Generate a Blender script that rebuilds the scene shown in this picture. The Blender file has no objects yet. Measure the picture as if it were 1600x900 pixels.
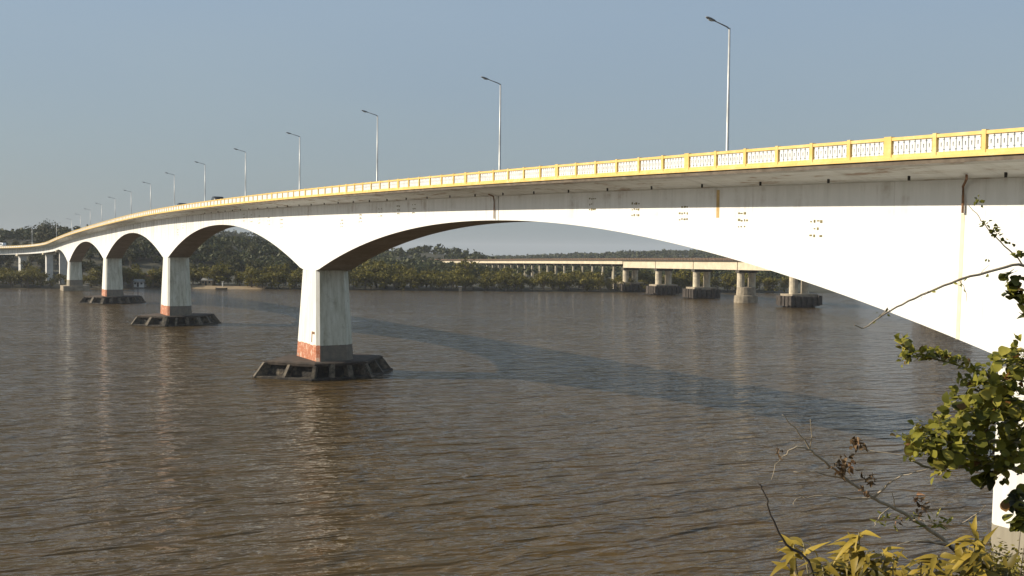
import bpy, math, random
import numpy as np
from mathutils import Matrix, Vector
random.seed(7); rng = np.random.default_rng(7)
R = math.radians
sc = bpy.context.scene
col = sc.collection

# ------------------------------------------------------------------ camera
F, CH, H0, RHO = 1500.0, 17.15, 397.0, R(0.6)
pit = math.atan((450 - H0) / F)
fw = Vector((0, math.cos(pit), -math.sin(pit)))
r0 = Vector((1, 0, 0)); u0 = Vector((0, math.sin(pit), math.cos(pit)))
RX = math.cos(RHO) * r0 + math.sin(RHO) * u0
UX = math.cos(RHO) * u0 - math.sin(RHO) * r0
CAM = Vector((0, 0, CH))
cd = bpy.data.cameras.new('camera'); cam = bpy.data.objects.new('camera', cd); col.objects.link(cam)
cd.sensor_width = 36; cd.lens = F / 1600 * 36; cd.clip_start = .1; cd.clip_end = 20000
m = Matrix.Identity(4)
for i in range(3):
    m[i][0] = RX[i]; m[i][1] = UX[i]; m[i][2] = -fw[i]; m[i][3] = CAM[i]
cam.matrix_world = m
sc.camera = cam

def at(x, y, Y):            # real place of a plant or hut at distance Y
    d = fw + RX * ((x - 800) / F) + UX * ((450 - y) / F)
    return CAM + d * (Y / d.y)

# ------------------------------------------------------------------ helpers
class MB:
    def __init__(s): s.v = []; s.f = []; s.m = []; s.uv = None; s.t = []; s.fuv = []
    def quad(s, pts, mi=0, tint=.5, uv=None):
        b = len(s.v); s.v += [tuple(p) for p in pts]; s.f.append(tuple(range(b, b + len(pts)))); s.m.append(mi); s.t.append(tint)
        s.fuv.append(uv if uv else [(0, 0)] * len(pts))
    def box8(s, P, mi=0, tint=.5):       # P: 4 bottom, 4 top points
        b = len(s.v); s.v += [tuple(p) for p in P]
        for f in ((3, 2, 1, 0), (4, 5, 6, 7), (0, 1, 5, 4), (1, 2, 6, 5), (2, 3, 7, 6), (3, 0, 4, 7)):
            s.f.append(tuple(b + i for i in f)); s.m.append(mi); s.t.append(tint); s.fuv.append([(0, 0)] * 4)
    def box(s, c, d, mi=0, tint=.5, rz=0):
        x, y, z = c; a, b, h = d[0] / 2, d[1] / 2, d[2] / 2
        cs, sn = math.cos(rz), math.sin(rz)
        P = [(x + i * a * cs - j * b * sn, y + i * a * sn + j * b * cs, z + k * h) for k in (-1, 1) for i, j in ((-1, -1), (1, -1), (1, 1), (-1, 1))]
        s.box8(P, mi, tint)
    def tube(s, pts, rad, n=6, mi=0, tint=.5, cap=True):
        pts = [Vector(p) for p in pts]; base = len(s.v)
        for i, p in enumerate(pts):
            d = (pts[min(i + 1, len(pts) - 1)] - pts[max(i - 1, 0)])
            if d.length < 1e-9: d = Vector((0, 0, 1))
            d.normalize()
            ref = Vector((0, 0, 1)) if abs(d.z) < .9 else Vector((1, 0, 0))
            e1 = d.cross(ref).normalized(); e2 = d.cross(e1)
            r = rad[i] if isinstance(rad, (list, tuple)) else rad
            for k in range(n):
                an = 2 * math.pi * k / n
                s.v.append(tuple(p + e1 * math.cos(an) * r + e2 * math.sin(an) * r))
        for i in range(len(pts) - 1):
            for k in range(n):
                a = base + i * n + k; b = base + i * n + (k + 1) % n
                s.f.append((a, b, b + n, a + n)); s.m.append(mi); s.t.append(tint); s.fuv.append([(0, 0)] * 4)
        if cap:
            for st in (0, len(pts) - 1):
                s.f.append(tuple(base + st * n + k for k in range(n))); s.m.append(mi); s.t.append(tint); s.fuv.append([(0, 0)] * n)
    def prism(s, rings, mi=0, tint=.5, cap=True):   # rings: closed rings of equal length
        n = len(rings[0]); b = len(s.v)
        for r in rings: s.v += [tuple(p) for p in r]
        for i in range(len(rings) - 1):
            for k in range(n):
                a = b + i * n + k; c = b + i * n + (k + 1) % n
                s.f.append((a, c, c + n, a + n)); s.m.append(mi); s.t.append(tint); s.fuv.append([(0, 0)] * 4)
        if cap:
            s.f.append(tuple(b + k for k in range(n))[::-1]); s.m.append(mi); s.t.append(tint); s.fuv.append([(0, 0)] * n)
            s.f.append(tuple(b + (len(rings) - 1) * n + k for k in range(n))); s.m.append(mi); s.t.append(tint); s.fuv.append([(0, 0)] * n)
    def mesh(s, name, mats, smooth=False):
        me = bpy.data.meshes.new(name); me.from_pydata(s.v, [], s.f)
        for mt in mats: me.materials.append(mt)
        me.polygons.foreach_set('material_index', s.m)
        if smooth: me.polygons.foreach_set('use_smooth', [True] * len(s.f))
        at_ = me.attributes.new('tint', 'FLOAT', 'FACE'); at_.data.foreach_set('value', s.t)
        uv = me.uv_layers.new(name='UVMap')
        flat = [c for f in s.fuv for p in f for c in p]
        uv.data.foreach_set('uv', flat)
        me.update(); return me
    def build(s, name, mats, parent=None, smooth=False):
        if not isinstance(mats, (list, tuple)): mats = [mats]
        return link(name, s.mesh(name, mats, smooth), parent)

def link(name, data, parent=None, loc=None):
    o = bpy.data.objects.new(name, data); col.objects.link(o)
    if parent is not None:
        o.parent = parent
        o.matrix_parent_inverse = Matrix.Translation(parent.location).inverted() if parent.parent is None else Matrix.Identity(4)
    if loc is not None: o.location = loc
    return o
def tag(o, label=None, cat=None, group=None, kind=None):
    if label: o['label'] = label
    if cat: o['category'] = cat
    if group: o['group'] = group
    if kind: o['kind'] = kind
    return o
def empty(name, loc=(0, 0, 0), rz=0):
    o = bpy.data.objects.new(name, None); col.objects.link(o); o.location = loc; o.rotation_euler.z = rz
    o.empty_display_size = .2
    return o
def child(name, data, parent):           # mesh given in the parent's own coordinates
    o = bpy.data.objects.new(name, data); col.objects.link(o); o.parent = parent; return o
def copy_tree(o, parent=None):
    c = o.copy(); col.objects.link(c); c.parent = parent
    for ch in list(o.children): copy_tree(ch, c)
    return c

# ------------------------------------------------------------------ materials
class NT:
    def __init__(s, name):
        s.mat = bpy.data.materials.new(name); s.mat.use_nodes = True
        s.n = s.mat.node_tree.nodes; s.l = s.mat.node_tree.links
        s.b = s.n['Principled BSDF']
    def add(s, t, **kw):
        o = s.n.new(t)
        for k, v in kw.items():
            if k.startswith('_'): setattr(o, k[1:], v)
        return o
    def link(s, a, b): s.l.new(a, b)
    def coord(s, kind='Object', scale=(1, 1, 1), rot=(0, 0, 0)):
        if kind == 'World':
            g = s.n.new('ShaderNodeNewGeometry'); o = g.outputs['Position']
        else:
            o = s.n.new('ShaderNodeTexCoord').outputs[kind]
        mp = s.n.new('ShaderNodeMapping'); mp.inputs['Scale'].default_value = scale; mp.inputs['Rotation'].default_value = rot
        if any(rot):
            m0 = s.n.new('ShaderNodeMapping'); m0.inputs['Rotation'].default_value = rot; s.link(o, m0.inputs[0]); o = m0.outputs[0]
            mp.inputs['Rotation'].default_value = (0, 0, 0)
        s.link(o, mp.inputs[0]); return mp.outputs[0]
    def noise(s, vec, scale=1, detail=4, rough=.55, dist=0):
        t = s.n.new('ShaderNodeTexNoise'); s.link(vec, t.inputs['Vector'])
        t.inputs['Scale'].default_value = scale; t.inputs['Detail'].default_value = detail
        t.inputs['Roughness'].default_value = rough; t.inputs['Distortion'].default_value = dist
        return t.outputs['Fac']
    def ramp(s, fac, stops):
        r = s.n.new('ShaderNodeValToRGB'); e = r.color_ramp.elements
        while len(e) < len(stops): e.new(.5)
        for el, (p, c) in zip(e, stops):
            el.position = p; el.color = (c, c, c, 1) if isinstance(c, (int, float)) else (*c, 1)
        s.link(fac, r.inputs[0]); return r.outputs[0]
    def mix(s, fac, a, b, mode='MIX'):
        x = s.n.new('ShaderNodeMix'); x.data_type = 'RGBA'; x.blend_type = mode
        for v, i in ((fac, 0), (a, 6), (b, 7)):
            if isinstance(v, (int, float)): x.inputs[i].default_value = v
            elif isinstance(v, tuple): x.inputs[i].default_value = (*v, 1)
            else: s.link(v, x.inputs[i])
        return x.outputs[2]
    def math(s, op, a, b=0.0):
        x = s.n.new('ShaderNodeMath'); x.operation = op
        for v, i in ((a, 0), (b, 1)):
            if isinstance(v, (int, float)): x.inputs[i].default_value = v
            else: s.link(v, x.inputs[i])
        return x.outputs[0]
    def sep(s, vec):
        x = s.n.new('ShaderNodeSeparateXYZ'); s.link(vec, x.inputs[0]); return x.outputs
    def base(s, c, rough=.8):
        if isinstance(c, tuple): s.b.inputs['Base Color'].default_value = (*c, 1)
        else: s.link(c, s.b.inputs['Base Color'])
        s.b.inputs['Roughness'].default_value = rough
    def bump(s, h, strength=.3, dist=.05):
        b = s.n.new('ShaderNodeBump'); b.inputs['Strength'].default_value = strength; b.inputs['Distance'].default_value = dist
        s.link(h, b.inputs['Height']); s.link(b.outputs[0], s.b.inputs['Normal'])

M = {}
def simple(name, c, rough=.7, var=.25, scale=3, bump=0, metal=0):
    t = NT(name); v = t.coord('World')
    n = t.noise(v, scale, 5, .6)
    dark = tuple(x * (1 - var) for x in c); lite = tuple(min(1, x * (1 + var)) for x in c)
    t.base(t.ramp(n, [(.3, dark), (.7, lite)]), rough)
    t.b.inputs['Metallic'].default_value = metal
    if bump: t.bump(n, bump, .03)
    M[name] = t.mat; return t.mat

# white painted web: UV = (metres along the bridge, metres below the parapet top)
def web_mat():
    t = NT('weathered_white_paint')
    uv = t.coord('UV'); u, v, _ = t.sep(uv)
    streak = t.noise(t.coord('UV', (1.6, .12, 1)), 1, 5, .65)
    blot = t.noise(t.coord('UV', (.35, .5, 1)), 1, 6, .62)
    fine = t.noise(t.coord('UV', (3, 3, 1)), 1, 5, .6)
    c = t.mix(t.ramp(fine, [(.3, 0.0), (.75, .25)]), (.82, .82, .80), (.73, .73, .69))
    # grime running down from the slab: gone about four metres down
    g = t.math('SUBTRACT', 1.0, t.math('MULTIPLY', t.math('SUBTRACT', v, 1.9), .33))
    g = t.math('MULTIPLY', t.math('MINIMUM', t.math('MAXIMUM', g, 0.0), 1.0), t.ramp(streak, [(.42, 0.0), (.72, 1.0)]))
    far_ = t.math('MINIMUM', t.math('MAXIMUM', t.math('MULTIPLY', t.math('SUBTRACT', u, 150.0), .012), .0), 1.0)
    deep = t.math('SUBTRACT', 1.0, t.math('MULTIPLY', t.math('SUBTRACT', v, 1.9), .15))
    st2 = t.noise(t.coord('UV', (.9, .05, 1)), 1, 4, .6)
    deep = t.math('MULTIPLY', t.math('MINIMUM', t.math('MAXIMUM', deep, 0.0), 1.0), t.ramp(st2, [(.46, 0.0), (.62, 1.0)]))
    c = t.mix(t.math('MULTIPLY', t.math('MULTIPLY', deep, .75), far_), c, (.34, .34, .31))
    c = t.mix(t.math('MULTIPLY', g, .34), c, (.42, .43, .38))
    rust = t.math('MULTIPLY', t.math('MULTIPLY', g, t.ramp(blot, [(.52, 0.0), (.66, 1.0)])), .8)
    c = t.mix(rust, c, (.28, .17, .09))
    # faint construction joints every 5.2 m
    jt = t.math('FRACT', t.math('DIVIDE', u, 5.2))
    jm = t.math('MULTIPLY', t.math('LESS_THAN', jt, .012), t.ramp(blot, [(.4, .1), (.6, .6)]))
    c = t.mix(t.math('MULTIPLY', jm, .5), c, (.35, .33, .28))
    t.base(c, .6); t.bump(fine, .08, .02)
    M['web'] = t.mat
web_mat()

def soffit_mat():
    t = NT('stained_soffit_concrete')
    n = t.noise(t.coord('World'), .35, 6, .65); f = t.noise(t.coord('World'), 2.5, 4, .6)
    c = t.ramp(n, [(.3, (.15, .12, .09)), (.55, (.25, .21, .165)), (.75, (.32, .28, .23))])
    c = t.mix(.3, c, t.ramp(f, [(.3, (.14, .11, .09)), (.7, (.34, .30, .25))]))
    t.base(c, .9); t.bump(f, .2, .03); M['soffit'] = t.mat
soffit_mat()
def slab_mat():
    t = NT('painted_slab_underside')
    n = t.noise(t.coord('UV', (.22, 1.1, 1)), 1, 6, .7); f = t.noise(t.coord('World'), 3, 4, .6)
    tr = t.noise(t.coord('UV', (1.3, .1, 1)), 1, 4, .6)
    c = t.ramp(n, [(.40, (.72, .74, .74)), (.56, (.62, .63, .61)), (.62, (.32, .23, .17)), (.72, (.50, .47, .43))])
    c = t.mix(t.ramp(tr, [(.5, 0.0), (.7, .4)]), c, (.36, .36, .34))
    _, v, _ = t.sep(t.coord('UV'))
    c = t.mix(t.math('MULTIPLY', t.math('LESS_THAN', v, .42), .3), c, (.20, .16, .12))
    t.base(c, .85); t.bump(f, .15, .03); M['slab'] = t.mat
slab_mat()

def pier_mat():
    t = NT('pier_paint_with_red_base')
    pos = t.coord('World'); _, _, z = t.sep(pos)
    st = t.noise(t.coord('World', (1.6, 1.6, .16)), 1, 5, .65)
    bl = t.noise(pos, .9, 6, .7); fn = t.noise(pos, 4, 4, .6)
    c = t.ramp(st, [(.32, (.66, .64, .55)), (.5, (.76, .75, .68)), (.66, (.81, .80, .77))])
    c = t.mix(t.ramp(bl, [(.60, 0.0), (.74, .4)]), c, (.45, .42, .32))
    red = t.ramp(bl, [(.34, (.34, .27, .20)), (.41, (.38, .115, .045)), (.56, (.46, .15, .06)), (.62, (.62, .46, .34)), (.68, (.45, .22, .12))])
    edge = t.math('ADD', 4.45, t.math('MULTIPLY', t.math('SUBTRACT', bl, .5), .9))
    c = t.mix(t.math('MULTIPLY', t.math('LESS_THAN', z, edge), t.ramp(fn, [(.3, .75), (.55, 1.0)])), c, red)
    t.base(c, .75); t.bump(fn, .12, .02); M['pier'] = t.mat
pier_mat()
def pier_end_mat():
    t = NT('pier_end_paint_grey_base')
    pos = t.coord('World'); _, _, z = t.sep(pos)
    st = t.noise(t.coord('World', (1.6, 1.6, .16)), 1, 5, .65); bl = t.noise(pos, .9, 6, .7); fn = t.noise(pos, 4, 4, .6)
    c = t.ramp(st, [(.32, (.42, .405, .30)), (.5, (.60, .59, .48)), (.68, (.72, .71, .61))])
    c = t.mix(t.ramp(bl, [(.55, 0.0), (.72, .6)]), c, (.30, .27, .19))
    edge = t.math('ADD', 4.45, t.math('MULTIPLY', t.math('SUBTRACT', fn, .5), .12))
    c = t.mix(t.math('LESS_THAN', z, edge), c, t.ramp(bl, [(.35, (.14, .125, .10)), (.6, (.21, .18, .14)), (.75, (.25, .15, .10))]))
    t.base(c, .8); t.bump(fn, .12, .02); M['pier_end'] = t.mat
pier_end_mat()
def grey_pier_mat():
    t = NT('pier_paint_with_grey_base')
    pos = t.coord('World'); _, _, z = t.sep(pos)
    st = t.noise(t.coord('World', (1.6, 1.6, .16)), 1, 5, .65)
    c = t.ramp(st, [(.3, (.66, .64, .58)), (.7, (.80, .79, .75))])
    c = t.mix(t.math('LESS_THAN', z, 4.4), c, t.ramp(st, [(.3, (.22, .19, .14)), (.7, (.33, .30, .23))]))
    t.base(c, .75); M['pier_grey'] = t.mat
grey_pier_mat()

def cap_mat():
    t = NT('tide_stained_concrete')
    pos = t.coord('World'); n = t.noise(pos, .8, 6, .7); f = t.noise(pos, 5, 5, .65)
    c = t.ramp(n, [(.3, (.010, .009, .007)), (.47, (.022, .018, .014)), (.58, (.06, .048, .034)), (.68, (.15, .12, .08))])
    t.base(c, .85); t.bump(f, 1.0, .2); M['cap'] = t.mat
    t = NT('weathered_cap_rib'); pos = t.coord('World'); n = t.noise(pos, 1.5, 6, .7)
    t.base(t.ramp(n, [(.35, (.03, .025, .019)), (.5, (.095, .078, .055)), (.7, (.22, .175, .12))]), .85); t.bump(n, .4, .06); M['rib'] = t.mat
cap_mat()
simple('cap_top', (.042, .03, .021), .9, .6, 1.2, .3)

def yellow_mat():
    t = NT('yellow_parapet_paint'); pos = t.coord('World')
    n = t.noise(pos, 1.2, 6, .7); f = t.noise(t.coord('World', (5, 5, 1.5)), 1, 5, .6)
    c = t.ramp(n, [(.3, (.70, .45, .10)), (.55, (.76, .53, .17)), (.75, (.80, .66, .36))])
    c = t.mix(t.ramp(f, [(.60, 0.0), (.74, .45)]), c, (.28, .17, .07))
    t.base(c, .55); M['yellow'] = t.mat
yellow_mat()
simple('white_baluster', (.74, .75, .74), .6, .12, 2)
simple('slab_edge', (.13, .105, .08), .9, .4, 1.2)
simple('asphalt', (.05, .05, .05), .9, .2, 2)
simple('galvanised', (.55, .55, .53), .45, .12, 2, 0, .3)
simple('lamp_grey', (.25, .26, .27), .5, .15, 3)
simple('lamp_glass', (.55, .55, .5), .25, .1, 3)
simple('rust', (.19, .10, .05), .85, .4, 4)
simple('rust_stain', (.55, .38, .16), .8, .3, 2)
simple('pale_streak', (.72, .66, .50), .8, .14, 1.5)
simple('drain_black', (.02, .018, .015), .8, .2, 4)
simple('anchor', (.20, .17, .075), .8, .35, 6)
simple('old_girder', (.60, .52, .38), .75, .16, .35)
simple('old_rail', (.16, .10, .065), .8, .3, 2)
simple('old_dark', (.07, .06, .048), .9, .35, 1)
simple('old_column', (.52, .45, .33), .8, .3, .7)
simple('old_cap', (.05, .04, .032), .9, .5, .8)
simple('old_pale_cap', (.30, .25, .18), .85, .4, .6)
simple('sand', (.25, .18, .10), .95, .2, .3)
simple('bank_earth', (.075, .06, .03), .95, .5, .6, .5)
simple('hut_wall', (.36, .26, .15), .85, .2, .5)
simple('hut_white', (.62, .60, .56), .85, .15, .5)
simple('roof_tile', (.20, .10, .06), .85, .3, .8)
simple('roof_sheet', (.20, .20, .19), .7, .3, .8)
simple('dark_void', (.02, .018, .015), .8, .2, 1)
simple('car_dark', (.02, .022, .026), .3, .1, 2)
simple('car_white', (.72, .74, .76), .4, .08, 2)
simple('car_glass', (.03, .035, .04), .1, .1, 2)
simple('tyre', (.02, .02, .02), .8, .2, 5)
simple('boat_wood', (.035, .03, .026), .7, .3, 2)
simple('bark', (.11, .085, .06), .9, .35, 8)
simple('twig_grey', (.33, .27, .19), .85, .25, 30)
simple('twig_dark', (.055, .042, .032), .85, .3, 30)
simple('twig_green', (.20, .17, .085), .8, .25, 30)

def leaf_mat(name, stops, rough=.5, trans=.25, sat_noise=0):
    t = NT(name)
    a = t.add('ShaderNodeAttribute', _attribute_name='tint')
    c = t.ramp(a.outputs['Fac'], stops)
    n = t.noise(t.coord('World'), 40 if sat_noise else .15, 3, .6)
    c = t.mix(.35, c, t.mix(1.0, c, t.ramp(n, [(.3, .55), (.7, 1.0)]), 'MULTIPLY'))
    t.base(c, rough); t.b.inputs['Specular IOR Level'].default_value = .18
    if trans:
        tr = t.add('ShaderNodeBsdfTranslucent'); t.link(c, tr.inputs[0])
        mx = t.add('ShaderNodeMixShader'); mx.inputs[0].default_value = trans
        t.link(t.b.outputs[0], mx.inputs[1]); t.link(tr.outputs[0], mx.inputs[2])
        t.link(mx.outputs[0], t.n['Material Output'].inputs['Surface'])
    M[name] = t.mat; return t.mat
leaf_mat('mangrove_leaf', [(0, (.058, .056, .008)), (.5, (.138, .118, .015)), (1, (.23, .195, .028))], .6, .2)
leaf_mat('dark_tree_leaf', [(0, (.032, .034, .009)), (.5, (.058, .06, .015)), (1, (.10, .095, .024))], .6, .15)
leaf_mat('wood_leaf', [(0, (.028, .036, .010)), (.5, (.052, .060, .016)), (1, (.09, .09, .026))], .6, .1)
leaf_mat('round_leaf', [(0, (.035, .040, .009)), (.35, (.13, .135, .022)), (.7, (.29, .27, .042)), (.92, (.42, .36, .075)), (1, (.20, .10, .03))], .42, .35, 1)
leaf_mat('yellow_leaf', [(0, (.07, .06, .012)), (.35, (.21, .155, .024)), (1, (.46, .33, .055))], .42, .3, 1)
leaf_mat('dry_leaf', [(0, (.09, .06, .032)), (.6, (.22, .145, .08)), (1, (.36, .20, .11))], .8, .15, 1)

# ------------------------------------------------------------------ light
SE = R(28)
sun_dir = Vector((-math.cos(SE), 0, math.sin(SE)))
ld = bpy.data.lights.new('sun', 'SUN'); ld.energy = 4.6; ld.angle = R(.55); ld.color = (1, .89, .72)
sun = bpy.data.objects.new('sun', ld); col.objects.link(sun)
sun.rotation_euler = sun_dir.to_track_quat('Z', 'Y').to_euler()
w = bpy.data.worlds.new('World'); sc.world = w; w.use_nodes = True
nt = w.node_tree; bg = nt.nodes['Background']; sk = nt.nodes.new('ShaderNodeTexSky')
sk.sky_type = 'NISHITA'; sk.sun_disc = False; sk.sun_elevation = SE; sk.sun_rotation = R(-90)
sk.air_density = 1.3; sk.dust_density = 1.2; sk.ozone_density = 1.5; sk.altitude = 0
# milky dry-season air: most of the clear-sky light is evened out into a flat grey blue
hz_ = nt.nodes.new('ShaderNodeMix'); hz_.data_type = 'RGBA'; hz_.inputs[0].default_value = .86
tcw = nt.nodes.new('ShaderNodeTexCoord'); mpw = nt.nodes.new('ShaderNodeMapping'); mpw.inputs['Scale'].default_value = (1.2, 1.2, 3.5)
nzw = nt.nodes.new('ShaderNodeTexNoise'); nzw.inputs['Scale'].default_value = 1.6; nzw.inputs['Detail'].default_value = 5
rpw = nt.nodes.new('ShaderNodeValToRGB'); rpw.color_ramp.elements[0].position = .3; rpw.color_ramp.elements[1].position = .7
rpw.color_ramp.elements[0].color = (.60, .79, 1.03, 1); rpw.color_ramp.elements[1].color = (.655, .835, 1.03, 1)
mlw = nt.nodes.new('ShaderNodeMix'); mlw.data_type = 'RGBA'; mlw.blend_type = 'MULTIPLY'; mlw.inputs[0].default_value = 1; mlw.inputs[7].default_value = (3, 3, 3, 1)
mlw.clamp_result = False
nt.links.new(tcw.outputs['Generated'], mpw.inputs[0]); nt.links.new(mpw.outputs[0], nzw.inputs['Vector']); nt.links.new(nzw.outputs['Fac'], rpw.inputs[0])
spw = nt.nodes.new('ShaderNodeSeparateXYZ'); nt.links.new(tcw.outputs['Generated'], spw.inputs[0])
elw = nt.nodes.new('ShaderNodeValToRGB'); elw.color_ramp.elements[0].position = .0; elw.color_ramp.elements[1].position = .24
elw.color_ramp.elements[0].color = (.84, .79, .70, 1); elw.color_ramp.elements[1].color = (1, 1, 1, 1)
nt.links.new(spw.outputs[2], elw.inputs[0])
mew = nt.nodes.new('ShaderNodeMix'); mew.data_type = 'RGBA'; mew.blend_type = 'MULTIPLY'; mew.inputs[0].default_value = 1
nt.links.new(rpw.outputs[0], mew.inputs[6]); nt.links.new(elw.outputs[0], mew.inputs[7])
nt.links.new(mew.outputs[2], mlw.inputs[6]); nt.links.new(mlw.outputs[2], hz_.inputs[7])
nt.links.new(sk.outputs[0], hz_.inputs[6]); nt.links.new(hz_.outputs[2], bg.inputs[0]); bg.inputs[1].default_value = .115
vs = sc.view_settings; vs.view_transform = 'Standard'; vs.look = 'None'; vs.exposure = 0.45; vs.gamma = 1; vs.use_curve_mapping = False
sc.cycles.max_bounces = 6; sc.cycles.volume_bounces = 1; sc.cycles.transparent_max_bounces = 6
sc.cycles.use_denoising = True

# ------------------------------------------------------------------ bridge axis
TH = R(30.4)
A0 = Vector((-math.sin(TH), math.cos(TH), 0)); N0 = Vector((math.cos(TH), math.sin(TH), 0)); O = Vector((46.4, 0, 0))
S_C, RAD, TURN = 520.0, 225.0, R(62)
_ps = [-20, 0, 25, 48, 56, 69, 84, 99, 121, 144, 175, 203, 235, 262, 299, 328, 360, 388, 414, 440, 475, 507, 530, 555, 580, 610, 650, 720]
_pz = [20.4, 21.15, 22.05, 22.85, 23.12, 23.5, 23.95, 24.37, 24.87, 25.33, 25.82, 26.16, 26.38, 26.42, 26.12, 25.72, 25.2, 24.68, 24.15, 23.52, 22.5, 21.4, 20.6, 19.75, 19.0, 18.45, 18.1, 18.0]
def zt(s):                      # smoothed height of the parapet top
    return float(sum(np.interp(s + d, _ps, _pz) for d in (-16, -10, -5, 0, 5, 10, 16)) / 7)
def frame(s):
    if s <= S_C: return O + A0 * s, A0, N0
    a = min((s - S_C) / RAD, TURN); b = TH + a
    C0 = O + A0 * S_C - N0 * RAD
    nn = Vector((math.cos(b), math.sin(b), 0)); aa = Vector((-math.sin(b), math.cos(b), 0))
    p = C0 + nn * RAD
    ex = (s - S_C) - a * RAD
    return p + aa * ex, aa, nn
def P(s, off, z):
    p, a, n = frame(s); q = p + n * off; return Vector((q.x, q.y, z))
B, W0, W1 = 11.2, 3.2, 8.0
PIERS = [46.5, 153.0, 255.8, 356.7, 465.2]
JOINT = 513.0
def girder_depth(s):            # below the parapet top
    if s > JOINT: return 4.45
    i = min(range(len(PIERS)), key=lambda k: abs(PIERS[k] - s)); pc = PIERS[i]
    side = 1 if s >= pc else -1
    j = i + side
    half = abs(PIERS[j] - pc) / 2 if 0 <= j < len(PIERS) else 50.0
    t = max(0.0, (half - abs(s - pc)) / (half - 3.1))
    if abs(s - pc) < 3.1: return 10.85
    t = min(1, t)
    return 4.15 + 6.7 * t ** 2.08

bridge = empty('road_bridge', tuple(P(153, 5.6, 0)))
tag(bridge, 'long white arched concrete road bridge with yellow parapet crossing the brown river', 'bridge')
def bpart(mb, name, mats, parent=None, smooth=False):
    if not isinstance(mats, (list, tuple)): mats = [mats]
    o = link(name, mb.mesh(name, mats, smooth)); o.parent = parent or bridge
    L = bridge.location
    o.matrix_parent_inverse = Matrix.Translation(-L)
    return o
def bsub(mb, name, mats, parent, smooth=False):
    if not isinstance(mats, (list, tuple)): mats = [mats]
    o = link(name, mb.mesh(name, mats, smooth)); o.parent = parent       # parent already carries world coordinates
    return o

# deck slab
ss = list(np.arange(0, 720, 2.0))
def strip(mb, f1, f2, mi, ss, flip=False, uvf=None):
    for i in range(len(ss) - 1):
        a, b = ss[i], ss[i + 1]
        q = [f1(a), f1(b), f2(b), f2(a)]
        uv = [uvf[0](a), uvf[0](b), uvf[1](b), uvf[1](a)] if uvf else None
        if flip: q = q[::-1]; uv = uv[::-1] if uv else None
        mb.quad(q, mi, .5, uv)
d = MB()
E0 = .07
strip(d, lambda s: P(s, E0, zt(s) - 1.0), lambda s: P(s, B - E0, zt(s) - 1.0), 0, ss, True)
strip(d, lambda s: P(s, E0, zt(s) - 1.36), lambda s: P(s, E0, zt(s) - 1.0), 1, ss, True)
strip(d, lambda s: P(s, B - E0, zt(s) - 1.0), lambda s: P(s, B - E0, zt(s) - 1.36), 1, ss, True)
strip(d, lambda s: P(s, W0 + .02, zt(s) - 1.95), lambda s: P(s, E0, zt(s) - 1.36), 2, ss, True, (lambda s: (s, 3.2), lambda s: (s, 0.0)))
strip(d, lambda s: P(s, B - E0, zt(s) - 1.36), lambda s: P(s, W1 - .02, zt(s) - 1.95), 2, ss, True, (lambda s: (s, 0.0), lambda s: (s, 3.2)))
bpart(d, 'deck_slab', [M['asphalt'], M['slab_edge'], M['slab']])
# box girder, one part per cantilever segment and approach span
def girder(sa, sb, nm, n=None):
    g = MB(); sl = list(np.linspace(sa, sb, n or max(8, int((sb - sa) / 1.6))))
    top = lambda o: (lambda s: P(s, o, zt(s) - 1.93)); bot = lambda o: (lambda s: P(s, o, zt(s) - girder_depth(s)))
    uvt = lambda s: (s, 1.93); uvb = lambda s: (s, girder_depth(s))
    strip(g, bot(W0), top(W0), 0, sl, True, (uvb, uvt))
    strip(g, top(W1), bot(W1), 0, sl, True, (uvt, uvb))
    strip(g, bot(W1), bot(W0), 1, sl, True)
    for s_, fl in ((sa, False), (sb, True)):
        q = [P(s_, W0, zt(s_) - girder_depth(s_)), P(s_, W1, zt(s_) - girder_depth(s_)), P(s_, W1, zt(s_) - 1.93), P(s_, W0, zt(s_) - 1.93)]
        g.quad(q[::-1] if fl else q, 1)
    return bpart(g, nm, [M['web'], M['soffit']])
mids = [0.0] + [(PIERS[i] + PIERS[i + 1]) / 2 for i in range(4)] + [JOINT]
for i in range(5): girder(mids[i] + .04, mids[i + 1] - .04, 'box_girder')
AP = [JOINT + 40 * k for k in range(0, 6)]
for i in range(5): girder(AP[i] + .1, AP[i + 1] - .1, 'approach_girder')

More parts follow.
